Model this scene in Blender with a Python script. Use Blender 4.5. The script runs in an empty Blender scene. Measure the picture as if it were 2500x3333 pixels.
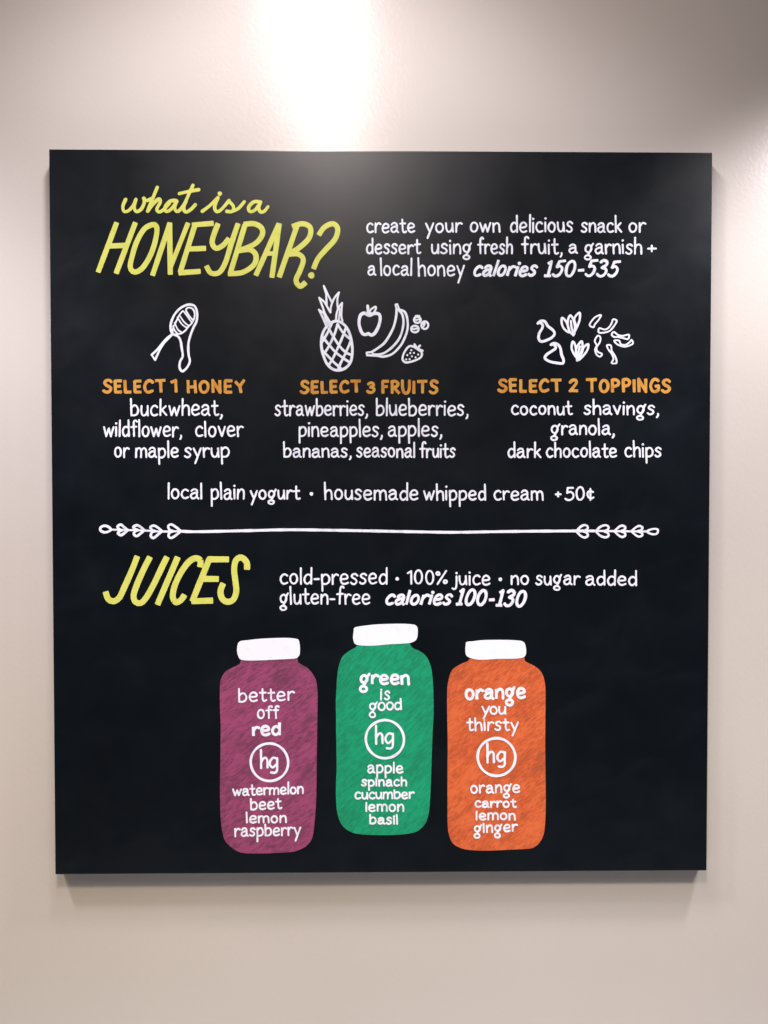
import bpy, bmesh, math, random
import numpy as np
from mathutils import Vector, Matrix
from mathutils.geometry import delaunay_2d_cdt
random.seed(7)
sc = bpy.context.scene
col = sc.collection

# ------------------------------------------------------------------ camera
# world: X right, Z up, wall parallel to XZ; the board's painted face is y = 0, its centre 1.6 m above the floor
BZ = 1.6
BOARD_W, BOARD_H, BOARD_D = 1.2, 1.3178, 0.028
F_PX, CX, CY = 2696.0, 1250.0, 1666.5
ra, rb, rc = 2.08790863e-02, 1.26610470e-02, 5.43945209e-04
T = Vector((-2.81641359e-03, -5.50070622e-03, -1.51150043))
R = Matrix.Rotation(rc, 3, 'Z') @ Matrix.Rotation(rb, 3, 'Y') @ Matrix.Rotation(ra, 3, 'X')
AX = Matrix(((1, 0, 0), (0, 0, -1), (0, 1, 0)))          # board frame (x, y up, z out) -> world
camC = -(R.transposed() @ T)
cam_d = bpy.data.cameras.new('camera')
cam = bpy.data.objects.new('camera', cam_d); col.objects.link(cam)
M = (AX @ R.transposed()).to_4x4()
M.translation = AX @ camC + Vector((0, 0, BZ))
cam.matrix_world = M
cam_d.sensor_fit = 'VERTICAL'
cam_d.sensor_height = 24.0
cam_d.lens = F_PX / 3333.0 * 24.0
cam_d.clip_end = 100
sc.camera = cam

# ------------------------------------------------------------------ world and lamps
w = bpy.data.worlds.new('World'); sc.world = w; w.use_nodes = True
bg = w.node_tree.nodes['Background']
bg.inputs['Color'].default_value = (1.0, 0.80, 0.72, 1)
bg.inputs['Strength'].default_value = 0.045

def lamp_area(name, loc, sx, sy, power, color, spread=180, rot=(0, 0, 0)):
    d = bpy.data.lights.new(name, 'AREA'); d.shape = 'RECTANGLE'; d.size = sx; d.size_y = sy
    d.energy = power; d.color = color; d.spread = math.radians(spread)
    o = bpy.data.objects.new(name, d); o.location = loc; o.rotation_euler = rot; col.objects.link(o); return o
def lamp_spot(name, loc, power, color, radius, angle, blend, target=None):
    d = bpy.data.lights.new(name, 'SPOT'); d.energy = power; d.color = color; d.shadow_soft_size = radius
    d.spot_size = math.radians(angle); d.spot_blend = blend
    o = bpy.data.objects.new(name, d); o.location = loc; col.objects.link(o)
    if target is not None:
        o.rotation_euler = (Vector(target) - Vector(loc)).to_track_quat('-Z', 'Y').to_euler()
    return o
WALL_Y = BOARD_D
CEIL = BZ + 1.55
lamp_area('ceiling_strip_lamp', (-0.19, WALL_Y - 1.5, CEIL), 0.14, 2.0, 36, (1.0, 0.87, 0.83), 180)
lamp_spot('near_centre_lamp', (-0.17, WALL_Y - .60, CEIL - .1), 43, (1.0, 0.97, 1.0), 0.09, 120, 0.5)
lamp_spot('near_left_lamp', (-1.28, WALL_Y - .80, CEIL - .1), 134, (1.0, 0.94, 1.0), 0.10, 104, 0.40)
lamp_spot('near_right_lamp', (1.15, WALL_Y - .50, CEIL - .15), 78, (1.0, 0.93, 0.93), 0.10, 90, 0.50)
lamp_spot('edge_right_lamp', (1.05, WALL_Y - .50, BZ + 1.19), 54, (1.0, 0.95, 0.98), 0.07, 108, 0.45)
lamp_spot('side_right_lamp', (1.22, WALL_Y - .80, BZ + 1.00), 9, (1.0, 0.95, 1.0), 0.07, 150, 0.12)
lamp_spot('centre_lamp', (-0.10, WALL_Y - 1.6, CEIL - .1), 78, (1.0, 0.89, 0.78), 0.12, 112, 0.5)
lamp_spot('left_lamp', (-1.65, WALL_Y - 1.6, CEIL - .1), 72, (1.0, 0.66, 0.07), 0.12, 110, 0.45)
lamp_spot('right_lamp', (1.45, WALL_Y - 1.6, CEIL - .1), 145, (1.0, 0.91, 0.78), 0.12, 110, 0.5)

sc.view_settings.view_transform = 'Standard'
sc.view_settings.look = 'None'
sc.view_settings.exposure = 0
sc.view_settings.gamma = 1

# ------------------------------------------------------------------ materials
def new_mat(name):
    m = bpy.data.materials.new(name); m.use_nodes = True
    nt = m.node_tree; b = nt.nodes['Principled BSDF']; return m, nt, b
def nd(nt, t, **kw):
    n = nt.nodes.new(t)
    for k, v in kw.items():
        if k in n.inputs: n.inputs[k].default_value = v
        else: setattr(n, k, v)
    return n
def coords(nt, scale=(1, 1, 1), rot=(0, 0, 0)):
    g = nd(nt, 'ShaderNodeNewGeometry')
    m = nd(nt, 'ShaderNodeMapping'); m.inputs['Scale'].default_value = scale; m.inputs['Rotation'].default_value = rot
    if any(rot):          # turn first, then stretch along the turned axes
        r0 = nd(nt, 'ShaderNodeMapping'); r0.inputs['Rotation'].default_value = rot; m.inputs['Rotation'].default_value = (0, 0, 0)
        nt.links.new(g.outputs['Position'], r0.inputs['Vector']); nt.links.new(r0.outputs['Vector'], m.inputs['Vector'])
    else: nt.links.new(g.outputs['Position'], m.inputs['Vector'])
    return m.outputs['Vector']
def noise(nt, vec, scale, detail=3, rough=.5, dist=0):
    n = nd(nt, 'ShaderNodeTexNoise', Scale=scale, Detail=detail, Roughness=rough, Distortion=dist)
    nt.links.new(vec, n.inputs['Vector']); return n.outputs['Fac']
def ramp(nt, fac, stops):
    r = nd(nt, 'ShaderNodeValToRGB'); e = r.color_ramp.elements
    while len(e) < len(stops): e.new(.5)
    for i, (p, c) in enumerate(stops):
        e[i].position = p; e[i].color = (*c, 1) if len(c) == 3 else c
    nt.links.new(fac, r.inputs['Fac']); return r.outputs['Color']
def mix(nt, fac, a, b, mode='MIX'):
    m = nd(nt, 'ShaderNodeMix', data_type='RGBA', blend_type=mode)
    for sock, v in ((m.inputs[0], fac), (m.inputs[6], a), (m.inputs[7], b)):
        if hasattr(v, 'is_linked'): nt.links.new(v, sock)
        else: sock.default_value = v if not isinstance(v, tuple) or len(v) == 4 else (*v, 1)
    return m.outputs[2]
def bump(nt, b, h, strength, dist):
    n = nd(nt, 'ShaderNodeBump', Strength=strength, Distance=dist)
    nt.links.new(h, n.inputs['Height']); nt.links.new(n.outputs['Normal'], b.inputs['Normal'])

def wall_material():
    m, nt, b = new_mat('painted_wall')
    v = coords(nt)
    big = noise(nt, v, 2.2, 3)
    c = ramp(nt, big, [(.3, (.575, .532, .500)), (.7, (.605, .562, .530))])
    nt.links.new(c, b.inputs['Base Color'])
    b.inputs['Roughness'].default_value = .21
    b.inputs['Specular IOR Level'].default_value = .5
    peel = noise(nt, coords(nt, (1, 1, .7), (0, .7, 0)), 150, 4, .55, .5)
    fine = noise(nt, v, 700, 2)
    lump = noise(nt, v, 9, 2)
    a = nd(nt, 'ShaderNodeMath', operation='MULTIPLY_ADD'); nt.links.new(fine, a.inputs[0]); a.inputs[1].default_value = .08; nt.links.new(peel, a.inputs[2])
    a2 = nd(nt, 'ShaderNodeMath', operation='MULTIPLY_ADD'); nt.links.new(lump, a2.inputs[0]); a2.inputs[1].default_value = .6; nt.links.new(a.outputs[0], a2.inputs[2])
    bump(nt, b, a2.outputs[0], .26, .0008)
    return m
def board_material():
    m, nt, b = new_mat('black_board_paint')
    v = coords(nt)
    n1 = noise(nt, v, 5, 4, .55, .4)
    c = ramp(nt, n1, [(.35, (.0004, .0024, .0052)), (.55, (.0010, .0034, .0066)), (.75, (.0030, .0062, .0108))])
    # wiped chalk dust, faint
    n2 = noise(nt, coords(nt, (1, 1, 2.4), (0, .35, 0)), 7, 5, .6, .8)
    d = ramp(nt, n2, [(.5, (0, 0, 0)), (.8, (.0022, .0025, .003))])
    c2 = mix(nt, 1.0, c, d, 'ADD')
    nt.links.new(c2, b.inputs['Base Color'])
    rr = ramp(nt, noise(nt, v, 11, 4, .6, .5), [(.3, (.29,) * 3), (.7, (.35,) * 3)])
    nt.links.new(rr, b.inputs['Roughness'])
    b.inputs['Specular IOR Level'].default_value = .58
    bump(nt, b, noise(nt, v, 900, 3, .6), .20, .0004)
    return m
def paint_material(name, base, thin, amount=(.55, .85), scale=60):
    m, nt, b = new_mat(name)
    vec = coords(nt, (1, 1, .45), (0, .6, 0))
    f = noise(nt, vec, scale, 3, .55, .3)
    nt.links.new(ramp(nt, f, [(amount[0], base), (amount[1], thin)]), b.inputs['Base Color'])
    b.inputs['Roughness'].default_value = .62
    b.inputs['Specular IOR Level'].default_value = .3
    bump(nt, b, noise(nt, vec, 420, 2), .3, .0003)
    return m
def juice_material(name, light, mid, dark, seed, deg):
    """marker hatching: short overlapping diagonal strokes in three tones of the same ink"""
    m, nt, b = new_mat(name)
    ang = math.radians(deg)
    def off(vec):
        a = nd(nt, 'ShaderNodeVectorMath', operation='ADD'); a.inputs[1].default_value = (seed, seed * .7, -seed)
        nt.links.new(vec, a.inputs[0]); return a.outputs[0]
    hatch = noise(nt, off(coords(nt, (.16, 1, 1.0), (0, ang, 0))), 520, 3, .6, .2)
    streak = noise(nt, off(coords(nt, (.34, 1, 1.0), (0, ang, 0))), 105, 4, .65, .3)
    patch = noise(nt, off(coords(nt, (.6, 1, 1.0), (0, ang, 0))), 17, 3, .6, .3)
    s1 = nd(nt, 'ShaderNodeMath', operation='MULTIPLY_ADD'); nt.links.new(hatch, s1.inputs[0]); s1.inputs[1].default_value = .80
    s0 = nd(nt, 'ShaderNodeMath', operation='MULTIPLY'); nt.links.new(streak, s0.inputs[0]); s0.inputs[1].default_value = .60
    nt.links.new(s0.outputs[0], s1.inputs[2])
    s2 = nd(nt, 'ShaderNodeMath', operation='MULTIPLY_ADD'); nt.links.new(patch, s2.inputs[0]); s2.inputs[1].default_value = .40; nt.links.new(s1.outputs[0], s2.inputs[2])
    c = ramp(nt, s2.outputs[0], [(.76, dark), (.88, mid), (1.0, light)])
    nt.links.new(c, b.inputs['Base Color'])
    b.inputs['Roughness'].default_value = .6
    b.inputs['Specular IOR Level'].default_value = .3
    return m
def bounce_floor_material():  # pale cool tone, set for the light this added strip bounces up
    m, nt, b = new_mat('grey_bounce_floor')
    nt.links.new(ramp(nt, noise(nt, coords(nt), 6, 3), [(.3, (.48, .54, .62)), (.7, (.56, .62, .70))]), b.inputs['Base Color'])
    b.inputs['Roughness'].default_value = .6
    return m
MAT = dict(bounce_floor=bounce_floor_material(),
    wall=wall_material(), board=board_material(),
    white=paint_material('white_paint', (.85, .88, .97), (.60, .62, .78), (.50, .80), 90),
    cap=paint_material('white_cap_paint', (.87, .90, .97), (.78, .79, .92), (.56, .80), 75),
    yellow=paint_material('yellow_paint', (.68, .705, .150), (.60, .62, .095), (.45, .8)),
    ochre=paint_material('ochre_paint', (.64, .32, .055), (.50, .19, .02), (.42, .72), 80),
    red=juice_material('berry_paint', (.325, .062, .165), (.235, .048, .120), (.145, .040, .080), 3.1, 35),
    green=juice_material('green_paint', (.007, .335, .165), (.006, .28, .136), (.008, .22, .106), 11.7, 45),
    orange=juice_material('orange_paint', (.70, .150, .046), (.58, .102, .030), (.40, .086, .032), 23.3, 40))

# ------------------------------------------------------------------ tracing helpers
def plane(u, v):
    """point of the photograph -> metres on the board's face (x, height), perspective removed"""
    d = R.transposed() @ Vector(((u - CX) / F_PX, -(v - CY) / F_PX, -1))
    t = -camC.z / d.z
    p = camC + d * t
    return (p.x, p.y + BZ)
def smooth(pts, closed=False, step=3.0):
    n = len(pts)
    if n < 3: return [tuple(p) for p in pts]
    out = []
    segs = n if closed else n - 1
    for i in range(segs):
        if closed: p0, p1, p2, p3 = (pts[(i + k) % n] for k in (-1, 0, 1, 2))
        else: p0, p1, p2, p3 = pts[max(i - 1, 0)], pts[i], pts[i + 1], pts[min(i + 2, n - 1)]
        L = math.dist(p1, p2); k = max(2, min(14, int(L / step)))
        for j in range(k):
            t = j / k
            out.append(tuple(.5 * ((2 * p1[c]) + (-p0[c] + p2[c]) * t + (2 * p0[c] - 5 * p1[c] + 4 * p2[c] - p3[c]) * t * t
                                   + (-p0[c] + 3 * p1[c] - 3 * p2[c] + p3[c]) * t ** 3) for c in (0, 1)))
    if not closed: out.append(tuple(pts[-1]))
    return out
def resample(pts, step):
    out = [pts[0]]
    for a, b in zip(pts, pts[1:]):
        L = math.dist(a, b); k = max(1, int(L / step))
        for j in range(1, k + 1): out.append((a[0] + (b[0] - a[0]) * j / k, a[1] + (b[1] - a[1]) * j / k))
    return out
class Ink:
    """collects painted strokes in photograph pixels and unites them into one flat shape"""
    def __init__(s): s.v, s.f = [], []
    def poly(s, pts):
        b = len(s.v); s.v += pts; s.f.append(list(range(b, b + len(pts))))
    def disc(s, c, rx, ry=None, n=12, wob=0):
        ry = ry or rx; ph = random.random() * 6
        s.poly([(c[0] + rx * (1 + wob * math.sin(3 * a + ph)) * math.cos(a), c[1] + ry * (1 + wob * math.sin(3 * a + ph)) * math.sin(a)) for a in [k * 2 * math.pi / n for k in range(n)]])
    def stroke(s, pts, w, closed=False, curve=True, butt=False, taper=None, wob=.09):
        pts = smooth(pts, closed, max(2.0, w * .35)) if curve else [tuple(p) for p in pts]
        if closed: pts = pts + [pts[0]]
        corners = []
        if not curve: corners = [tuple(p) for p in pts[1:-1]]; pts = resample(pts, max(4.0, w * .8))
        n = len(pts)
        ph, ph2 = random.random() * 6.28, random.random() * 6.28
        ln = 0; W = []
        for i, p in enumerate(pts):
            if i: ln += math.dist(pts[i - 1], p)
            k = 1 + wob * (.6 * math.sin(ln / (w * 1.9) + ph) + .5 * math.sin(ln / (w * .9) + ph2))
            if taper: k *= taper[0] + (taper[1] - taper[0]) * i / (n - 1)
            W.append(w * .5 * k)
        if closed: W[-1] = W[0]
        N = []
        for i in range(n):
            a = pts[i - 1] if i else (pts[-2] if closed else pts[0])
            c = pts[i + 1] if i < n - 1 else (pts[1] if closed else pts[-1])
            dx, dy = c[0] - a[0], c[1] - a[1]; L = math.hypot(dx, dy) or 1
            N.append((-dy / L, dx / L))
        for i in range(n - 1):
            a, b = pts[i], pts[i + 1]
            d = (b[0] - a[0], b[1] - a[1]); L = math.hypot(*d)
            if L < 1e-6: continue
            m = (-d[1] / L, d[0] / L)
            sharp = N[i][0] * m[0] + N[i][1] * m[1] < .93 or N[i + 1][0] * m[0] + N[i + 1][1] * m[1] < .93
            n0, n1 = (m, m) if sharp or not curve else (N[i], N[i + 1])
            if sharp: s.disc(b, W[i + 1] * .99, n=10)
            s.poly([(a[0] + n0[0] * W[i], a[1] + n0[1] * W[i]), (b[0] + n1[0] * W[i + 1], b[1] + n1[1] * W[i + 1]),
                    (b[0] - n1[0] * W[i + 1], b[1] - n1[1] * W[i + 1]), (a[0] - n0[0] * W[i], a[1] - n0[1] * W[i])])
        for c in corners: s.disc(c, w * .5, n=10)
        if not closed:
            if butt:      # brush end: nearly square with softened corners
                for c, q, wd in ((pts[0], pts[1], W[0]), (pts[-1], pts[-2], W[-1])):
                    L = math.dist(c, q) or 1; d = ((c[0] - q[0]) / L, (c[1] - q[1]) / L)
                    for sg in (-1, 1):
                        s.disc((c[0] - d[1] * sg * wd * .68, c[1] + d[0] * sg * wd * .68), wd * .32, n=8)
                    o = wd * .3
                    s.poly([(c[0] - d[1] * wd * .68, c[1] + d[0] * wd * .68), (c[0] - d[1] * wd * .6 + d[0] * o, c[1] + d[0] * wd * .6 + d[1] * o),
                            (c[0] + d[1] * wd * .6 + d[0] * o, c[1] - d[0] * wd * .6 + d[1] * o), (c[0] + d[1] * wd * .68, c[1] - d[0] * wd * .68)])
            else:
                s.disc(pts[0], W[0], n=12, wob=.04); s.disc(pts[-1], W[-1], n=12, wob=.04)
    def build(s, name, mat, parent, depth=.0004, base=0.0, label=None):
        vs = [Vector(p) for p in s.v]
        es = [(f[i - 1], f[i]) for f in s.f for i in range(len(f))]
        ov, oe, of, _, _, _ = delaunay_2d_cdt(vs, es, [], 0, .01, False)
        cen = np.array([((ov[f[0]].x + ov[f[1]].x + ov[f[2]].x) / 3, (ov[f[0]].y + ov[f[1]].y + ov[f[2]].y) / 3) for f in of])
        inside = np.zeros(len(of), bool)
        for f in s.f:                                   # union of all strokes
            P = np.array([s.v[i] for i in f]); lo = P.min(0); hi = P.max(0)
            c = np.nonzero((cen[:, 0] > lo[0]) & (cen[:, 0] < hi[0]) & (cen[:, 1] > lo[1]) & (cen[:, 1] < hi[1]) & ~inside)[0]
            if not len(c): continue
            X, Y = cen[c, 0], cen[c, 1]; r = np.zeros(len(c), bool)
            for i in range(len(P)):
                (ax, ay), (bx, by) = P[i - 1], P[i]
                if ay != by:
                    r ^= ((ay > Y) != (by > Y)) & (X < (bx - ax) * (Y - ay) / (by - ay) + ax)
            inside[c] |= r
        keep = [f for f, o in zip(of, inside) if o]
        used = sorted({i for f in keep for i in f}); idx = {i: k for k, i in enumerate(used)}
        ov = {i: Vector(plane(*ov[i])) for i in used}
        y = -(base + depth)
        verts = [(ov[i].x, y, ov[i].y) for i in used]
        faces = []; edges = {}
        for f in keep:
            g = [idx[i] for i in f]
            a = sum(verts[g[i - 1]][0] * verts[g[i]][2] - verts[g[i]][0] * verts[g[i - 1]][2] for i in range(len(g)))
            if a < 0: g = g[::-1]
            faces.append(g)
            for i in range(len(g)): edges[(g[i - 1], g[i])] = 1
        back = {}
        for (a, b) in [e for e in edges if (e[1], e[0]) not in edges]:     # paint edge down to the surface beneath
            for i in (a, b):
                if i not in back: back[i] = len(verts); verts.append((verts[i][0], -(base - .0001), verts[i][2]))
            faces.append([b, a, back[a], back[b]])
        me = bpy.data.meshes.new(name); me.from_pydata(verts, [], faces); me.update()
        me.materials.append(MAT[mat])
        o = bpy.data.objects.new(name, me); col.objects.link(o)
        if parent is not None:
            o.parent = parent; o.matrix_parent_inverse = parent.matrix_world.inverted()
        if label: o['label'] = label
        return o

# ------------------------------------------------------------------ the hand: a stroke alphabet (x-height = 1, baseline = 0)
# S = smooth stroke, C = closed smooth stroke, L = straight strokes, D = dot (x, y, r in stroke widths)
def ell(cx, cy, rx, ry): return [(cx + rx * math.cos(a), cy + ry * math.sin(a)) for a in [k * math.pi / 4 + 1.9 for k in range(8)]]
A = 1.72
G = {
 'a': (.72, [('S', [(.08, .80), (.24, .97), (.46, .97), (.58, .78), (.585, .4), (.60, .13), (.72, .0)]), ('S', [(.58, .60), (.34, .59), (.08, .42), (.05, .18), (.2, .0), (.42, .06), (.58, .3)])]),
 'b': (.68, [('L', [(.04, A), (.07, 0)]), ('S', [(.07, .70), (.26, .96), (.5, .94), (.66, .6), (.6, .2), (.36, 0), (.07, .02)])]),
 'c': (.62, [('S', [(.60, .84), (.42, 1.0), (.18, .88), (.05, .5), (.15, .12), (.36, 0), (.62, .12)])]),
 'd': (.66, [('S', [(.58, .80), (.4, .96), (.18, .86), (.05, .48), (.14, .1), (.34, 0), (.59, .25)]), ('L', [(.62, A), (.63, 0)])]),
 'e': (.68, [('S', [(.07, .50), (.34, .50), (.62, .60), (.59, .86), (.38, 1.0), (.16, .88), (.04, .48), (.15, .1), (.38, 0), (.65, .13)])]),
 'f': (.50, [('S', [(.56, 1.56), (.45, 1.70), (.29, 1.60), (.24, 1.2), (.25, 0)]), ('L', [(.0, .93), (.50, .96)])]),
 'g': (.74, [('C', ell(.33, .56, .27, .40)), ('S', [(.74, 1.10), (.62, .86), (.55, .5), (.42, .1), (.27, -.16)]), ('C', ell(.30, -.40, .27, .22))]),
 'h': (.64, [('L', [(.05, A), (.06, 0)]), ('S', [(.07, .62), (.22, .90), (.42, .99), (.57, .84), (.61, .5), (.62, 0)])]),
 'i': (.12, [('L', [(.05, .95), (.06, 0)]), ('D', [(.06, 1.38, .62)])]),
 'j': (.34, [('S', [(.30, .95), (.30, .0), (.24, -.38), (.1, -.5), (-.04, -.40)]), ('D', [(.31, 1.38, .62)])]),
 'k': (.60, [('L', [(.05, A), (.06, 0)]), ('L', [(.52, .93), (.08, .42)]), ('L', [(.2, .52), (.60, .0)])]),
 'l': (.12, [('L', [(.05, A + .05), (.07, 0)])]),
 'm': (1.06, [('L', [(.05, .95), (.05, 0)]), ('S', [(.06, .66), (.2, .92), (.38, .97), (.51, .74), (.53, 0)]), ('S', [(.53, .66), (.68, .92), (.86, .97), (1.0, .74), (1.03, 0)])]),
 'n': (.64, [('L', [(.05, .95), (.06, 0)]), ('S', [(.07, .62), (.23, .90), (.42, .98), (.57, .8), (.61, .45), (.62, 0)])]),
 'o': (.68, [('C', ell(.34, .49, .30, .49))]),
 'p': (.68, [('L', [(.05, .97), (.08, -.72)]), ('S', [(.06, .70), (.26, .96), (.5, .94), (.66, .6), (.6, .2), (.36, 0), (.08, .04)])]),
 'r': (.50, [('L', [(.05, .95), (.07, 0)]), ('S', [(.08, .58), (.2, .84), (.36, .97), (.54, .88)])]),
 's': (.56, [('S', [(.55, .84), (.38, 1.0), (.17, .95), (.09, .75), (.22, .58), (.42, .44), (.50, .22), (.36, .02), (.16, .0), (.02, .13)])]),
 't': (.52, [('S', [(.22, 1.50), (.23, .9), (.24, .3), (.31, .04), (.44, .0), (.56, .08)]), ('L', [(.0, .93), (.50, .96)])]),
 'u': (.64, [('S', [(.04, .95), (.05, .4), (.15, .06), (.32, .0), (.48, .16), (.58, .5)]), ('L', [(.58, .95), (.62, 0)])]),
 'v': (.60, [('L', [(.02, .95), (.31, .02), (.58, .95)])]),
 'w': (.94, [('L', [(.02, .95), (.25, .02), (.48, .80), (.68, .02), (.92, .95)])]),
 'y': (.62, [('L', [(.02, .95), (.33, .06)]), ('L', [(.64, .97), (.14, -.68)])]),
 ',': (.16, [('S', [(.13, .06), (.14, -.10), (.04, -.30)])]),
 '-': (.44, [('L', [(.04, .48), (.42, .50)])]),
 '+': (.56, [('L', [(.02, .48), (.56, .50)]), ('L', [(.29, .80), (.28, .18)])]),
 '0': (.70, [('C', ell(.35, .66, .30, .66))]),
 '1': (.34, [('L', [(.02, 1.08), (.28, 1.30), (.30, 0)])]),
 '3': (.62, [('S', [(.08, 1.18), (.28, 1.32), (.52, 1.22), (.54, .95), (.26, .72), (.52, .64), (.62, .36), (.46, .04), (.2, .0), (.03, .16)])]),
 '5': (.62, [('L', [(.58, 1.30), (.16, 1.28), (.12, .76)]), ('S', [(.12, .76), (.38, .86), (.60, .66), (.60, .28), (.40, .02), (.16, .0), (.0, .14)])]),
 '%': (.84, [('L', [(.80, 1.34), (.10, -.02)]), ('C', ell(.14, 1.08, .13, .15)), ('C', ell(.72, .22, .13, .16))]),
 '¢': (.56, [('S', [(.52, .80), (.34, .90), (.12, .78), (.06, .5), (.16, .22), (.36, .14), (.54, .26)]), ('L', [(.30, 1.12), (.30, -.02)])]),
 # capitals, cap height 1
 'S': (.56, [('S', [(.54, .86), (.42, .98), (.2, .97), (.10, .78), (.22, .58), (.42, .46), (.54, .28), (.42, .05), (.2, .0), (.03, .12)])]),
 'E': (.50, [('L', [(.06, .98), (.08, .0)]), ('L', [(.06, .97), (.50, .97)]), ('L', [(.07, .50), (.44, .52)]), ('L', [(.08, .02), (.50, .03)])]),
 'L': (.46, [('L', [(.06, 1), (.08, .03), (.46, .03)])]),
 'C': (.60, [('S', [(.58, .84), (.42, .98), (.2, .88), (.05, .48), (.14, .1), (.34, .0), (.58, .12)])]),
 'T': (.68, [('L', [(.0, .97), (.68, .99)]), ('L', [(.36, .97), (.38, .0)])]),
 'H': (.56, [('L', [(.05, 1), (.06, 0)]), ('L', [(.50, 1), (.52, 0)]), ('L', [(.06, .46), (.5, .48)])]),
 'O': (.64, [('C', ell(.32, .48, .27, .46))]),
 'N': (.60, [('L', [(.07, 0), (.05, 1), (.53, .0), (.53, 1)])]),
 'Y': (.62, [('L', [(.03, .88), (.34, .50)]), ('L', [(.60, 1.02), (.32, .5), (.40, 0)])]),
 'F': (.48, [('L', [(.06, .98), (.08, .0)]), ('L', [(.06, .97), (.50, .97)]), ('L', [(.07, .52), (.40, .54)])]),
 'R': (.56, [('L', [(.06, .98), (.07, 0)]), ('S', [(.06, .97), (.32, .99), (.48, .82), (.4, .58), (.09, .46)]), ('L', [(.16, .48), (.56, .0)])]),
 'U': (.60, [('S', [(.05, 1), (.06, .4), (.16, .06), (.3, .0), (.46, .1), (.54, .4), (.55, 1)])]),
 'I': (.12, [('L', [(.06, 1), (.06, 0)])]),
 'P': (.54, [('L', [(.06, .98), (.07, 0)]), ('S', [(.06, .97), (.32, .99), (.50, .80), (.42, .54), (.09, .44)])]),
 'G': (.62, [('S', [(.56, .86), (.40, .98), (.2, .90), (.05, .48), (.16, .08), (.36, .0), (.56, .12), (.58, .44)]), ('L', [(.36, .42), (.58, .46)])]),
}
CAPDIG = {
 '1': (.30, [('L', [(.0, .80), (.26, .98), (.28, 0)])]),
 '2': (.56, [('S', [(.05, .78), (.2, .97), (.42, .96), (.48, .74), (.34, .45), (.04, .04)]), ('L', [(.04, .05), (.56, .04)])]),
 '3': (.50, [('S', [(.06, .86), (.24, .98), (.44, .9), (.42, .68), (.22, .54), (.44, .46), (.50, .26), (.36, .03), (.16, .0), (.02, .1)])]),
}
ITAL = {      # heavy slanted figures with a foot on the 1
 '1': (.40, [('L', [(.06, 1.10), (.26, 1.30), (.26, .04)]), ('L', [(.02, .03), (.46, .03)])]),
 '5': (.62, [('L', [(.66, 1.30), (.22, 1.26), (.16, .78)]), ('S', [(.16, .78), (.38, .84), (.56, .62), (.54, .26), (.36, .02), (.16, .0), (.02, .12)])]),
}
def word(ink, zone, text, x0, x1, base, top, sw=6.1, slant=0, gap=.20, base1=None, asc=None, table=None, jit=1.0, bold=False, desc=1.0):
    """one word: ink from x0 to x1, baseline and x-height line given in the zone's units; sw is the stroke width in photo pixels"""
    zx, zy, k = zone
    base1 = base if base1 is None else base1
    xh = abs(base - top) * k - (sw * .9)
    hs = (sw * .45)
    tot = sum((dict(G, **(table or {})))[c][0] for c in text) + gap * (len(text) - 1)
    tb = dict(G, **(table or {}))
    X0, X1 = zx + x0 * k + sw * .5, zx + x1 * k - sw * .5
    last = tb[text[-1]][0]
    sx = (X1 - X0 - (slant * xh * 1.0 if slant else 0)) / tot
    x = X0
    for ch in text:
        wd, strokes = tb[ch]
        t = (x - X0) / max(1, X1 - X0)
        by = zy + (base + (base1 - base) * t) * k - hs + random.uniform(-.03, .03) * xh * jit
        sc_ = 1 + random.uniform(-.035, .035) * jit
        lean = slant + random.uniform(-.03, .03) * jit
        am = (asc or 1.0)
        def P(p):
            px = p[0] + random.uniform(-.012, .012) * jit; py = p[1] * sc_ + random.uniform(-.014, .014) * jit
            if p[1] > 1.2: py = 1 + (py - 1) * am
            if p[1] < -.1: py = -.1 + (py + .1) * desc
            return (x + px * sx + lean * py * xh, by - py * xh)
        for kind, pts in strokes:
            q = [P(p) for p in pts]
            if kind == 'S': ink.stroke(q, sw)
            elif kind == 'C': ink.stroke(q, sw, closed=True)
            elif kind == 'L': ink.stroke(q, sw, curve=False, butt=bold)
            elif kind == 'D':
                ink.disc(q[0], sw * pts[0][2], n=12, wob=.06)
        x += (wd + gap) * sx
def Z(x, y, wpx, s=1659.): return (x, y, wpx / s)
def tr(z, pts): return [(z[0] + p[0] * z[2], z[1] + p[1] * z[2]) for p in pts]

# ------------------------------------------------------------------ the wall
def box(name, x0, x1, y0, y1, z0, z1, mat, parent=None, bev=0):
    bm = bmesh.new(); bmesh.ops.create_cube(bm, size=1)
    for v in bm.verts:
        v.co = ((x0 + x1) / 2 + v.co.x * (x1 - x0), (y0 + y1) / 2 + v.co.y * (y1 - y0), (z0 + z1) / 2 + v.co.z * (z1 - z0))
    if bev: bmesh.ops.bevel(bm, geom=bm.edges[:], offset=bev, segments=3, affect='EDGES', profile=.5)
    me = bpy.data.meshes.new(name); bm.to_mesh(me); bm.free(); me.materials.append(MAT[mat])
    o = bpy.data.objects.new(name, me); col.objects.link(o)
    if parent is not None: o.parent = parent; o.matrix_parent_inverse = parent.matrix_world.inverted()
    return o
wall = box('wall', -3.5, 3.5, WALL_Y, WALL_Y + .12, 0, 3.3, 'wall')
wall['kind'] = 'structure'
bounce_floor = box('bounce_floor', -3.5, 3.5, -1.15, WALL_Y, -.1, 0, 'bounce_floor')  # unseen floor strip, added and kept short to bounce light up under the board
bounce_floor['kind'] = 'structure'

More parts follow.
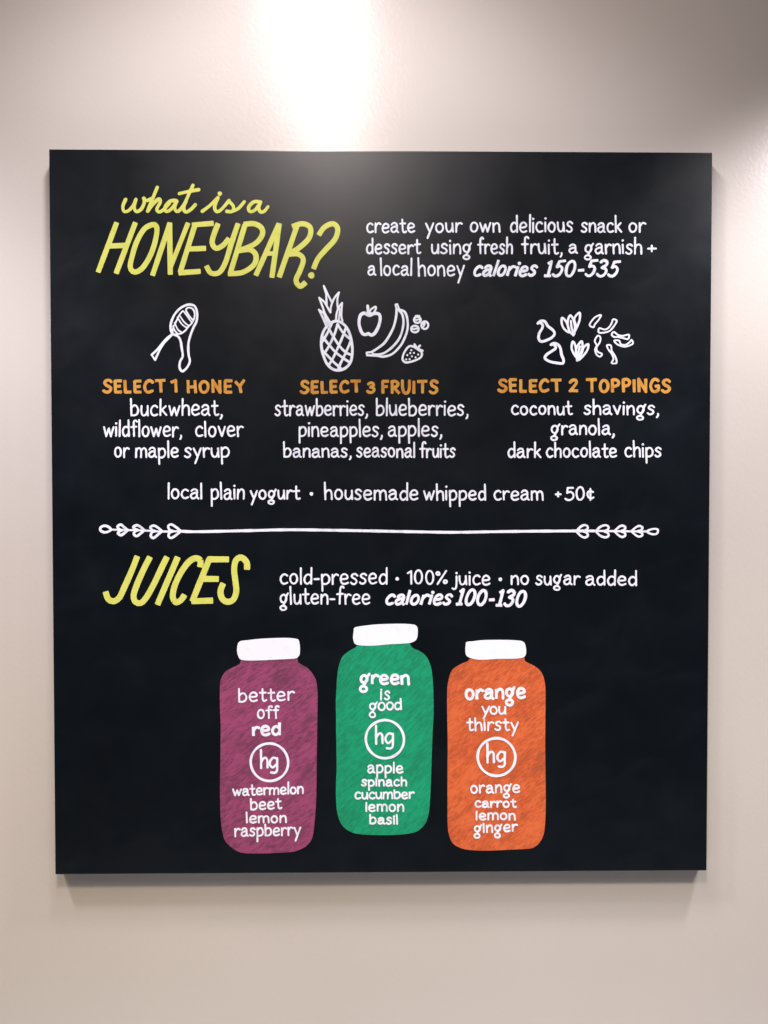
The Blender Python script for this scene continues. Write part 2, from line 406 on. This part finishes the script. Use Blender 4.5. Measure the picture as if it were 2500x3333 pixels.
# ------------------------------------------------------------------ the board
board = bpy.data.objects.new('menu_board', None); col.objects.link(board)
board.location = (0, 0, BZ - BOARD_H / 2)
board['label'] = 'black menu board with yellow headings and three painted juice bottles on pale wall'
board['category'] = 'menu board'
bpy.context.view_layer.update()
box('panel', -BOARD_W / 2, BOARD_W / 2, 0, BOARD_D - .0006, BZ - BOARD_H / 2, BZ + BOARD_H / 2, 'board', board, bev=.0016)

# headings
z = Z(280, 560, 900)
k = Ink()
for pts in ([(238, 165), (222, 205), (228, 236), (255, 232), (285, 200), (298, 168)], [(300, 165), (290, 212), (303, 238), (332, 222), (350, 185), (348, 158)],
            [(346, 158), (362, 172), (392, 160)], [(428, 92), (400, 160), (370, 235)], [(372, 235), (405, 190), (438, 162), (446, 182), (425, 222), (440, 240), (470, 222), (500, 188)],
            [(540, 172), (505, 175), (475, 208), (480, 236), (508, 226), (545, 178)], [(545, 174), (532, 215), (548, 238), (575, 215), (600, 178)],
            [(642, 80), (610, 150), (586, 212), (600, 240), (632, 222), (656, 196)], [(560, 130), (610, 118), (676, 106)],
            [(698, 236), (745, 200), (792, 154)], [(792, 154), (772, 210), (786, 238), (815, 222), (858, 172)], [(856, 174), (884, 205), (878, 236), (846, 236)], [(878, 236), (915, 218), (950, 178)],
            [(1040, 178), (1005, 180), (976, 212), (985, 238), (1016, 226), (1048, 182)], [(1048, 180), (1036, 215), (1048, 240), (1070, 235), (1092, 208)]):
    k.stroke(tr(z, pts), 11.0)
k.disc(tr(z, [(803, 130)])[0], 7.4, n=14, wob=.05)
k.build('script_lettering', 'yellow', board, label='yellow joined script reading what is a')

k = Ink(); W = 17
def ln(*pts, w=None, cv=False, closed=False, tp=None): k.stroke(tr(z, pts), w or W, curve=cv, closed=closed, butt=True, taper=tp, wob=.035)
ln((184, 306), (74, 598)); ln((296, 306), (182, 606)); ln((135, 444), (240, 440))
ln((398, 316), (350, 342), (305, 418), (276, 510), (266, 572), (290, 600), (335, 580), (382, 510), (412, 430), (426, 355), (420, 322), cv=True, closed=True)
ln((504, 308), (400, 618)); ln((502, 308), (506, 612)); ln((612, 308), (508, 570), w=15)
ln((655, 314), (566, 600)); ln((640, 318), (762, 308)); ln((612, 462), (716, 458)); ln((560, 605), (684, 596))
ln((792, 312), (768, 375), (757, 425), (780, 458), (822, 440), (856, 400), cv=True); ln((912, 312), (875, 420), (838, 540), (800, 602), (750, 606), (724, 566), cv=True)
ln((954, 318), (868, 600)); ln((950, 314), (1008, 310), (1052, 334), (1058, 376), (1015, 430), (920, 472), cv=True)
ln((920, 472), (985, 466), (1020, 500), (1008, 556), (940, 602), (856, 610), cv=True)
ln((1158, 312), (1020, 618)); ln((1160, 312), (1116, 630)); ln((1075, 490), (1140, 488), w=14)
ln((1268, 318), (1160, 628)); ln((1240, 326), (1300, 310), (1346, 334), (1338, 396), (1278, 455), (1208, 494), cv=True)
ln((1208, 494), (1272, 492), (1304, 525), (1285, 590), (1260, 650), (1284, 686), (1316, 664), cv=True)
ln((1398, 376), (1430, 332), (1480, 310), (1510, 338), (1496, 400), (1438, 466), (1392, 520), (1366, 578), cv=True)
k.disc(tr(z, [(1352, 620)])[0], 10.5, n=16, wob=.05)
k.build('heading_lettering', 'yellow', board, label='large slanted yellow capitals reading HONEYBAR?')

z = Z(300, 1780, 560); k = Ink(); W = 19.5
ln((434, 96), (382, 230), (310, 392), (262, 490), (205, 525), (155, 502), (132, 438), cv=True)
ln((556, 102), (498, 215), (432, 365), (400, 470), (418, 530), (468, 542), (525, 485), (600, 350), (676, 190), (720, 102), cv=True)
ln((824, 104), (632, 552))
ln((1040, 188), (1046, 132), (1002, 108), (935, 142), (855, 250), (795, 380), (778, 485), (808, 536), (858, 512), (888, 468), cv=True)
ln((1128, 122), (968, 520)); ln((1120, 120), (1312, 120)); ln((1075, 308), (1214, 310)); ln((965, 524), (1158, 518))
ln((1494, 212), (1490, 150), (1440, 102), (1386, 130), (1370, 220), (1384, 350), (1390, 430), (1362, 508), (1302, 530), (1252, 494), (1238, 424), (1262, 358), cv=True)
k.build('heading_lettering', 'yellow', board, label='large slanted yellow capitals reading JUICES')

# white body copy
def line(label, items, mat='white', name='lettering'):
    """every word is a painted part of its own"""
    for it in items:
        k = Ink()
        kw = it[-1] if isinstance(it[-1], dict) else {}
        a = it[:-1] if kw else it
        if a[1] == '.':
            k.disc(tr(a[0], [(a[2], a[4])])[0], a[3], n=14, wob=.05)
            k.build('dot', mat, board)
        else:
            word(k, *a, **kw)
            k.build(name, mat, board, label=label.split(' reading ')[0].split(' word')[0].replace(' line', '').replace(' lettering', '').replace(' capitals', '') + ' painted word reading ' + a[1])
z = Z(1160, 660, 1040)
line('white line reading create your own delicious snack or', [(z, 'create', 48, 307, 158, 102, dict(asc=.8)), (z, 'your', 356, 550, 156, 100), (z, 'own', 586, 750, 156, 100),
     (z, 'delicious', 795, 1127, 157, 98, dict(asc=.95, base1=154)), (z, 'snack', 1164, 1380, 157, 100), (z, 'or', 1410, 1502, 155, 98)])
line('white line reading dessert using fresh fruit, a garnish +', [(z, 'dessert', 47, 335, 268, 212, dict(asc=.85)), (z, 'using', 384, 602, 268, 212), (z, 'fresh', 628, 814, 268, 210),
     (z, 'fruit,', 856, 1072, 268, 208), (z, 'a', 1098, 1150, 265, 212), (z, 'garnish', 1180, 1485, 268, 210), (z, '+', 1508, 1560, 264, 210)])
line('white line reading a local honey', [(z, 'a', 56, 104, 380, 325), (z, 'local', 121, 292, 380, 322), (z, 'honey', 316, 562, 383, 322)])
BI = dict(slant=.30, bold=True, sw=9.2, gap=.21, table=ITAL)
line('bold slanted white lettering reading calories 150-535', [(z, 'calories', 598, 948, 385, 322, dict(BI, asc=.75)), (z, '150-535', 968, 1372, 387, 314, dict(BI, slant=.24, sw=9.0))], name='bold_lettering')

z1 = Z(300, 1220, 560); z2 = Z(860, 1220, 700); z3 = Z(1560, 1220, 660)
OC = dict(sw=9.8, gap=.20, bold=True, table=CAPDIG, jit=.8)
line('ochre capitals reading SELECT 1 HONEY', [(z1, 'SELECT', 93, 720, 182, 42, OC), (z1, '1', 746, 830, 182, 42, OC), (z1, 'HONEY', 906, 1482, 185, 42, OC)], 'ochre', 'subheading_lettering')
line('ochre capitals reading SELECT 3 FRUITS', [(z2, 'SELECT', 270, 755, 150, 42, dict(OC, base1=144)), (z2, '3', 785, 860, 145, 46, OC), (z2, 'FRUITS', 897, 1347, 152, 38, OC)], 'ochre', 'subheading_lettering')
line('ochre capitals reading SELECT 2 TOPPINGS', [(z3, 'SELECT', 143, 682, 148, 30, OC), (z3, '2', 726, 817, 145, 30, OC), (z3, 'TOPPINGS', 863, 1573, 150, 27, OC)], 'ochre', 'subheading_lettering')
line('white line reading buckwheat,', [(z1, 'buckwheat,', 363, 1262, 398, 286, dict(asc=.85))])
line('white line reading wildflower, clover', [(z1, 'wildflower,', 103, 870, 600, 490, dict(asc=.85)), (z1, 'clover', 988, 1462, 600, 488, dict(asc=.6))])
line('white line reading or maple syrup', [(z1, 'or', 208, 360, 802, 694), (z1, 'maple', 410, 838, 802, 696), (z1, 'syrup', 883, 1330, 800, 696)])
line('white line reading strawberries, blueberries,', [(z2, 'strawberries,', 78, 802, 318, 230), (z2, 'blueberries,', 856, 1578, 318, 228)])
line('white line reading pineapples, apples,', [(z2, 'pineapples,', 260, 917, 480, 395), (z2, 'apples,', 950, 1375, 478, 390)])
line('white line reading bananas, seasonal fruits', [(z2, 'bananas,', 143, 677, 640, 562), (z2, 'seasonal', 706, 1168, 640, 560, dict(asc=.95)), (z2, 'fruits', 1196, 1477, 642, 562)])
line('white line reading coconut shavings,', [(z3, 'coconut', 256, 764, 330, 248), (z3, 'shavings,', 851, 1472, 330, 245)])
line('white word granola,', [(z3, 'granola,', 578, 1110, 495, 408)])
line('white line reading dark chocolate chips', [(z3, 'dark', 226, 510, 680, 596), (z3, 'chocolate', 540, 1130, 678, 592, dict(asc=.9)), (z3, 'chips', 1183, 1494, 676, 590)])
z4 = Z(500, 1540, 740); z5 = Z(1240, 1540, 960); z45 = (0, 0, 1)
line('white line reading local plain yogurt', [(z4, 'local', 98, 360, 191, 112, dict(asc=.85)), (z4, 'plain', 413, 667, 194, 112, dict(asc=.85)), (z4, 'yogurt', 700, 1070, 193, 118), (z4, '.', 1152, 6, 151)])
line('white line reading housemade whipped cream +50¢', [(z45, 'housemade', 1053.5, 1363, 1627, 1591, dict(asc=1.1, base1=1630)), (z5, 'whipped', 236, 594, 155, 95, dict(asc=1.05)), (z5, 'cream', 630, 917, 155, 95),
     (z5, '+', 977, 1017, 143, 96), (z5, '50¢', 1033, 1202, 155, 91)])
z7 = Z(880, 1820, 600); z8 = Z(1440, 1820, 680)
line('white line reading cold-pressed 100% juice no sugar added', [(z7, 'cold-pressed', 78, 1057, 229, 126, dict(asc=.85)), (z7, '.', 1142, 6, 177), (z7, '100%', 1226, 1597, 229, 126),
     (z8, 'juice', 76, 385, 209, 125, dict(asc=.9)), (z8, '.', 460, 6, 160), (z8, 'no', 536, 692, 206, 125), (z8, 'sugar', 735, 1094, 208, 125), (z8, 'added', 1130, 1548, 212, 128, dict(asc=.9))])
line('white line reading gluten-free', [(z7, 'gluten-free', 78, 902, 410, 306)])
line('bold slanted white lettering reading calories 100-130', [(z7, 'calories', 1018, 1652, 416, 308, dict(BI, asc=.6)), (z8, '100-130', 96, 680, 370, 258, dict(BI, slant=.26, base1=388, sw=9.8))], name='bold_lettering')

# ------------------------------------------------------------------ the divider: a painted line with leaf pairs at both ends
k = Ink()
z = Z(300, 1680, 500)
spine = tr(z, [(205, 145), (380, 150), (560, 155), (750, 166), (960, 163)]) + [(647, 1730.5), (812, 1727), (942, 1724.3), (1090, 1726), (1236, 1728.6), (1360, 1731), (1483, 1732.6), (1645, 1730), (1819, 1728.4), (1934, 1728), (2020, 1729), (2108, 1730)]
k.stroke(spine[:6], 6.2); k.stroke(spine[4:15], 9.0); k.stroke(spine[14:], 6.4)
k.stroke(tr(z, [(205, 145), (170, 112), (128, 104), (92, 124), (92, 156), (130, 174), (170, 168)]), 8, closed=True)
for L0, T0, up, dn in ((275, 385, 92, 205), (447, 565, 98, 215), (630, 755, 102, 235), (822, 958, 90, 235)):
    yc = 152 + (L0 > 600) * 10
    k.stroke(tr(z, [(T0, yc), (T0 - 45, yc - 38), (L0 + 35, up), (L0, up + 18), (L0 + 15, yc - 14), (L0 + 50, yc)]), 8)
    k.stroke(tr(z, [(T0, yc), (T0 - 45, yc + 38), (L0 + 35, dn), (L0 + 4, dn - 18), (L0 + 15, yc + 16), (L0 + 50, yc)]), 8)
k.stroke(tr(z5, [(1497, 328), (1525, 315), (1553, 315), (1558, 328), (1548, 342), (1520, 342)]), 6.5, closed=True)
for T0, R0, h in ((1098, 1163, 35), (1208, 1280, 34), (1312, 1374, 32), (1408, 1470, 30)):
    for sg in (-1, 1):
        yc = 327
        k.stroke(tr(z5, [(T0, yc), (T0 + 25, yc + sg * h * .72), (R0 - 18, yc + sg * h), (R0, yc + sg * h * .75), (R0 - 4, yc + sg * h * .3), (R0 - 22, yc + sg * 2)]), 7)
k.build('divider_line', 'white', board, label='thin white rule ending in leaf sprigs at both ends')

# ------------------------------------------------------------------ small white drawings
z = Z(300, 960, 560); k = Ink()
k.stroke(tr(z, [(775, 375), (757, 330), (764, 260), (800, 182), (860, 122), (930, 94), (988, 108), (1012, 170), (1008, 250), (975, 320), (945, 400), (928, 480), (930, 570), (942, 640), (915, 700), (870, 736), (844, 700), (850, 640), (874, 590), (864, 510), (852, 440), (828, 400), (780, 380)]), 7.4)
k.stroke(tr(z, [(905, 145), (935, 122), (975, 140), (990, 190), (976, 238), (938, 205)]), 5.5, closed=True)
k.stroke(tr(z, [(872, 156), (838, 200), (805, 268), (780, 322), (778, 378)]), 5)
k.stroke(tr(z, [(978, 240), (958, 276), (926, 308), (900, 342), (862, 370), (816, 379), (778, 378)]), 5.5)
for a in ([(880, 155), (925, 215), (965, 272)], [(845, 200), (888, 262), (936, 300)], [(824, 218), (868, 285), (918, 318)], [(796, 268), (828, 335), (872, 366)], [(780, 300), (798, 346), (830, 376)]):
    k.stroke(tr(z, a), 4.8)
k.stroke(tr(z, [(772, 378), (700, 440), (630, 525), (574, 578)]), 7); k.stroke(tr(z, [(574, 578), (608, 628)]), 6, curve=False)
k.stroke(tr(z, [(608, 628), (645, 545), (690, 470), (772, 382)]), 6.5)
k.build('honey_dipper_drawing', 'white', board)

z = Z(1000, 900, 440)
def drawing(name, strokes, dots=(), zz=None):
    zz = zz or z
    k = Ink()
    for kind, w_, pts in strokes:
        k.stroke(tr(zz, pts), w_, closed=(kind == 'C'), curve=(kind != 'L'), wob=.07)
    for x, y, r in dots: k.disc(tr(zz, [(x, y)])[0], r, n=12, wob=.06)
    return k.build(name, 'white', board)
drawing('pineapple_drawing', [
    ('L', 6.5, [(232, 600), (190, 500), (143, 408), (205, 452), (268, 580)]), ('L', 5.5, [(205, 455), (242, 575)]),
    ('L', 6.5, [(282, 565), (215, 450), (188, 370), (147, 260), (212, 312), (285, 440)]), ('L', 6.5, [(240, 345), (232, 215), (204, 116), (245, 205), (300, 312)]),
    ('S', 6.5, [(285, 440), (292, 370), (320, 290), (355, 235), (390, 197)]), ('S', 6.5, [(390, 197), (372, 270), (370, 330), (378, 390)]),
    ('S', 6.5, [(354, 545), (358, 480), (372, 415), (400, 360), (428, 325)]), ('S', 6.5, [(428, 325), (422, 410), (418, 480), (432, 548)]), ('L', 5, [(400, 395), (388, 535)]),
    ('C', 9, [(372, 548), (292, 570), (216, 645), (180, 740), (174, 850), (196, 960), (242, 1070), (312, 1135), (390, 1150), (470, 1122), (532, 1050), (554, 930), (546, 820), (520, 700), (462, 600)]),
    ('S', 8, [(372, 585), (440, 690), (525, 765)]), ('S', 8, [(265, 640), (325, 745), (400, 858), (480, 935), (552, 965)]), ('S', 8, [(190, 745), (270, 840), (350, 930), (440, 1000), (515, 1050)]),
    ('S', 8, [(185, 905), (262, 985), (330, 1055), (405, 1120)]),
    ('S', 8, [(372, 585), (345, 680), (295, 800), (240, 900), (205, 945)]), ('S', 8, [(474, 632), (432, 745), (378, 870), (325, 985), (270, 1080)]), ('S', 8, [(542, 775), (500, 875), (450, 985), (405, 1075), (380, 1140)]),
    ('S', 8, [(298, 585), (245, 700), (185, 800)])])
drawing('apple_drawing', [('C', 10.5, [(762, 478), (705, 450), (655, 476), (636, 560), (650, 640), (680, 702), (725, 712), (748, 700), (790, 720), (832, 692), (876, 610), (896, 520), (880, 462), (820, 455)]),
    ('L', 9, [(752, 465), (742, 362)]), ('C', 6.5, [(768, 442), (785, 402), (838, 372), (838, 408), (806, 452)])])
drawing('banana_drawing', [('L', 6, [(1083, 345), (1106, 340), (1126, 398), (1098, 408), (1083, 345)]), ('S', 8, [(1098, 400), (1090, 500), (1052, 640), (960, 800), (880, 870), (792, 928)]),
    ('S', 7.4, [(1126, 405), (1196, 435), (1228, 520), (1230, 650), (1180, 790), (1120, 880), (1035, 955), (930, 984), (860, 972), (742, 966)]),
    ('S', 7.6, [(1115, 405), (1168, 470), (1180, 590), (1140, 740), (1060, 850), (960, 930), (880, 958), (805, 955)]),
    ('L', 6.5, [(798, 965), (735, 968), (730, 935), (790, 928)])])
z_ = z
for i, (cx, cy, rx, ry) in enumerate(((1351, 532, 42, 38), (1443, 598, 43, 46), (1322, 645, 47, 40))):
    st = [('C', 6.8, [(cx + rx * math.cos(a), cy + ry * math.sin(a)) for a in [j * math.pi / 4 for j in range(8)]])]
    st.append(('S', 5.5, [(cx - rx * .55, cy - 2), (cx - 5, cy + 4), (cx + 10, cy - 6), (cx + rx * .5, cy - 4)]) if i != 1 else ('S', 5.5, [(cx - 20, cy - 14), (cx - 2, cy - 22), (cx - 8, cy), (cx - 16, cy + 14)]))
    if i == 0: st.append(('L', 7, [(cx - 18, cy - 46), (cx + 22, cy - 46)]))
    drawing('berry_drawing', st)
drawing('strawberry_drawing', [('C', 6.8, [(1250, 858), (1195, 925), (1170, 1000), (1182, 1038), (1218, 1055), (1300, 1038), (1385, 1000), (1408, 955), (1390, 905), (1345, 880), (1300, 860)]),
    ('L', 6.8, [(1350, 885), (1316, 832)]), ('L', 6.8, [(1352, 882), (1384, 848)]), ('L', 6.8, [(1345, 885), (1416, 910)]), ('L', 8, [(1310, 862), (1400, 922)])],
    [(x, y, 3.3) for x, y in ((1278, 905), (1265, 940), (1310, 938), (1228, 965), (1285, 980), (1362, 958), (1330, 993), (1215, 1018), (1257, 1015))])
zt = Z(1700, 980, 420)
drawing('chocolate_chip_drawing', [('S', 8.6, [(200, 287), (235, 260), (288, 262), (332, 325), (392, 372), (415, 422), (372, 474), (290, 512), (235, 518), (210, 478), (218, 415), (256, 350), (262, 305), (235, 282)])], zz=zt)
drawing('chocolate_chip_drawing', [('S', 8.6, [(368, 562), (405, 542), (458, 558), (490, 608), (505, 690), (530, 755), (520, 800), (440, 795), (350, 776), (292, 736), (310, 692), (372, 648), (425, 612), (428, 580), (395, 560)])], zz=zt)
drawing('coconut_flake_drawing', [('C', 7, [(512, 215), (508, 290), (540, 360), (605, 402), (590, 330), (562, 262)]), ('C', 7, [(620, 185), (588, 240), (586, 320), (612, 395), (655, 425), (676, 350), (662, 255)]),
    ('S', 6.5, [(625, 255), (632, 330), (650, 405)]), ('C', 7, [(735, 150), (738, 235), (705, 330), (662, 412), (688, 320), (668, 225)]), ('L', 7, [(655, 440), (672, 415)])], zz=zt)
drawing('coconut_flake_drawing', [('C', 7, [(648, 520), (634, 600), (656, 665), (700, 722), (692, 640), (680, 565)]), ('C', 7, [(766, 518), (722, 560), (692, 625), (690, 690), (712, 752), (745, 680), (772, 600)]),
    ('S', 6.5, [(742, 585), (722, 650), (712, 725)]), ('C', 7, [(846, 555), (840, 620), (795, 690), (722, 758), (765, 665), (792, 592)]), ('L', 8, [(705, 762), (712, 740)])], zz=zt)
for sh in ([(1012, 182), (978, 245), (932, 300), (916, 336), (866, 312), (892, 255), (945, 202)], [(1168, 236), (1214, 252), (1190, 305), (1130, 378), (1060, 404), (985, 404), (990, 350), (1060, 366), (1112, 340), (1148, 285)],
           [(1148, 430), (1178, 398), (1230, 435), (1290, 448), (1370, 432), (1358, 488), (1295, 476), (1230, 462), (1180, 462)], [(1182, 510), (1242, 508), (1270, 555), (1330, 562), (1378, 530), (1405, 500), (1422, 545), (1370, 574), (1310, 586), (1250, 570), (1210, 548)],
           [(970, 446), (1004, 468), (996, 530), (955, 596), (968, 650), (1024, 680), (1000, 714), (958, 692), (936, 625), (955, 570), (932, 510)], [(1088, 570), (1138, 572), (1150, 640), (1188, 700), (1208, 750), (1208, 798), (1148, 796), (1172, 745), (1150, 680), (1105, 620)]):
    drawing('shaving_drawing', [('C', 5.4, sh)], zz=zt)

# ------------------------------------------------------------------ the three painted bottles
def bottle(mat, zb, zb2, body1, body2, body3, cap, words, circ, hgpts, label):
    """body outline: left side down (upper zone), round the foot (lower zone), right side up (upper zone)"""
    k = Ink()
    pts = tr(zb, body1) + tr(zb2, body2) + tr(zb, body3)
    k.poly(smooth(pts, True, 5))
    b = k.build('bottle_drawing', mat, board, depth=.0003, label=label)
    k = Ink(); k.poly(smooth(tr(zb, cap), True, 4)); k.build('bottle_cap', 'cap', b, depth=.0004, base=.0003)
    for wd in words:
        k = Ink(); kw = wd[-1] if isinstance(wd[-1], dict) else {}; a = wd[:-1] if kw else wd
        kw = dict(dict(sw=5.9), **kw)
        word(k, *a, **kw); k.build('lettering', 'white', b, depth=.0004, base=.0003)
    k = Ink(); cx, cy, r = circ
    k.stroke(tr(zb2, [(cx + r * (1 + .012 * math.sin(2 * a)) * math.cos(a), cy + r * math.sin(a)) for a in [j * math.pi / 8 for j in range(16)]]), 8.0, closed=True, wob=.12)
    k.build('emblem_ring', 'white', b, depth=.0004, base=.0003)
    k = Ink()
    hx, hy0, hy1, gx = hgpts
    mid = hy0 + (hy1 - hy0) * .42
    k.stroke(tr(zb2, [(hx, hy0), (hx + 2, hy1)]), 7.4, curve=False)
    k.stroke(tr(zb2, [(hx + 4, mid + 60), (hx + 30, mid + 15), (hx + 62, mid + 2), (hx + 84, mid + 35), (hx + 88, hy1 - 8)]), 7.4)
    k.stroke(tr(zb2, [(gx + 92, mid + 12), (gx + 45, mid + 2), (gx + 4, mid + 50), (gx + 4, mid + 100), (gx + 40, mid + 132), (gx + 85, mid + 95)]), 7.4)
    k.stroke(tr(zb2, [(gx + 100, mid + 8), (gx + 100, mid + 100), (gx + 96, mid + 180), (gx + 62, mid + 205), (gx + 18, mid + 200)]), 7.4)
    k.build('emblem_lettering', 'white', b, depth=.0004, base=.0003, label='letters hg inside the ring')
zr, zr2 = Z(680, 2040, 400), Z(680, 2400, 400)
bottle('red', zr, zr2, [(440, 440), (425, 490), (380, 522), (300, 560), (220, 610), (175, 680), (152, 760), (148, 900), (150, 1100), (158, 1300)],
    [(158, 0), (155, 300), (150, 600), (152, 900), (165, 1150), (200, 1350), (270, 1455), (370, 1528), (480, 1562), (700, 1567), (900, 1560), (1100, 1548), (1200, 1525), (1310, 1470), (1385, 1380), (1415, 1250), (1435, 1050), (1450, 800), (1455, 400)],
    [(1458, 1659), (1465, 1200), (1468, 900), (1450, 740), (1410, 650), (1340, 565), (1260, 515), (1200, 475), (1178, 420), (900, 380), (600, 390)],
    [(402, 212), (440, 190), (520, 181), (720, 160), (1030, 150), (1180, 162), (1212, 182), (1228, 250), (1228, 360), (1205, 405), (1160, 428), (950, 440), (600, 455), (440, 445), (402, 405), (382, 340), (385, 260)],
    [(zr, 'better', 388, 1155, 1020, 880, dict(base1=1000, asc=.7)), (zr, 'off', 643, 952, 1244, 1108, dict(asc=.6)), (zr, 'red', 572, 978, 1486, 1332, dict(sw=9.4, bold=True, base1=1470, asc=.5, gap=.2)),
     (zr2, 'watermelon', 312, 1284, 796, 685, dict(base1=764, gap=.16)), (zr2, 'beet', 550, 987, 982, 862, dict(asc=.6, base1=970)), (zr2, 'lemon', 493, 1057, 1160, 1050, dict(asc=.7)), (zr2, 'raspberry', 337, 1242, 1346, 1220, dict(asc=.6, base1=1328))],
    (818, 335, 253), (704, 172, 412, 822), 'painted berry red juice bottle, leftmost of the three')
zg, zg2 = Z(1060, 2000, 400), Z(1060, 2360, 400)
bottle('green', zg, zg2, [(432, 400), (410, 440), (330, 485), (260, 535), (220, 580), (185, 670), (160, 800), (145, 1000), (137, 1200), (140, 1400)],
    [(140, 60), (145, 300), (148, 600), (138, 800), (142, 1050), (165, 1220), (215, 1340), (290, 1415), (400, 1462), (560, 1480), (800, 1485), (1000, 1478), (1150, 1460), (1250, 1425), (1330, 1350), (1375, 1260), (1400, 1130), (1415, 900), (1430, 500), (1445, 60)],
    [(1455, 1400), (1458, 1200), (1450, 950), (1430, 750), (1395, 630), (1340, 545), (1260, 490), (1180, 455), (1140, 405), (1120, 350), (800, 330), (500, 340)],
    [(390, 178), (480, 158), (700, 133), (1000, 125), (1150, 132), (1210, 143), (1240, 180), (1243, 270), (1225, 335), (1190, 365), (1100, 388), (850, 402), (620, 422), (430, 410), (385, 375), (370, 310), (378, 230)],
    [(zg, 'green', 445, 1143, 958, 800, dict(sw=9.2, bold=True, gap=.2, desc=1.45)), (zg, 'is', 728, 876, 1158, 1028, dict(gap=.35, asc=.6)), (zg, 'good', 577, 1035, 1306, 1182, dict(asc=.6, base1=1290, gap=.1, desc=1.6)),
     (zg2, 'apple', 556, 1053, 652, 535, dict(asc=.6)), (zg2, 'spinach', 475, 1103, 830, 730, dict(asc=.7)), (zg2, 'cucumber', 382, 1198, 1006, 900, dict(asc=.4, base1=998, gap=.16)), (zg2, 'lemon', 527, 1064, 1172, 1060, dict(asc=.3)), (zg2, 'basil', 582, 983, 1342, 1238, dict(asc=.6))],
    (800, 190, 257), (680, 8, 252, 808), 'painted green juice bottle, middle and highest of the three')
zo, zo2 = Z(1420, 2040, 400), Z(1420, 2400, 400)
bottle('orange', zo, zo2, [(458, 415), (432, 460), (350, 495), (250, 550), (200, 610), (170, 700), (150, 820), (146, 1000), (150, 1300)],
    [(155, 100), (152, 400), (152, 900), (155, 1200), (180, 1340), (225, 1430), (310, 1485), (420, 1515), (600, 1528), (800, 1525), (1000, 1515), (1250, 1502), (1330, 1478), (1400, 1410), (1450, 1310), (1470, 1150), (1478, 900), (1475, 500), (1470, 100)],
    [(1472, 1400), (1473, 1200), (1475, 900), (1465, 750), (1430, 635), (1370, 560), (1290, 510), (1200, 465), (1168, 410), (900, 370), (600, 380)],
    [(415, 205), (500, 195), (640, 180), (900, 177), (1100, 185), (1170, 200), (1200, 240), (1213, 320), (1205, 380), (1170, 415), (1050, 430), (850, 432), (660, 443), (540, 440), (450, 415), (405, 385), (393, 320), (398, 230)],
    [(zo, 'orange', 377, 1218, 992, 828, dict(sw=9.2, bold=True, base1=972, gap=.2, desc=1.35)), (zo, 'you', 605, 948, 1185, 1065, dict(gap=.1)), (zo, 'thirsty', 405, 1112, 1408, 1275, dict(asc=.7)),
     (zo2, 'orange', 453, 1134, 762, 640, dict(base1=748, desc=1.25)), (zo2, 'carrot', 510, 1083, 952, 850, dict(asc=.5)), (zo2, 'lemon', 522, 1077, 1120, 1015, dict(asc=.4)), (zo2, 'ginger', 500, 1100, 1294, 1180, dict(base1=1275, asc=.6, desc=1.45))],
    (813, 265, 254), (690, 85, 340, 825), 'painted orange juice bottle, rightmost of the three')
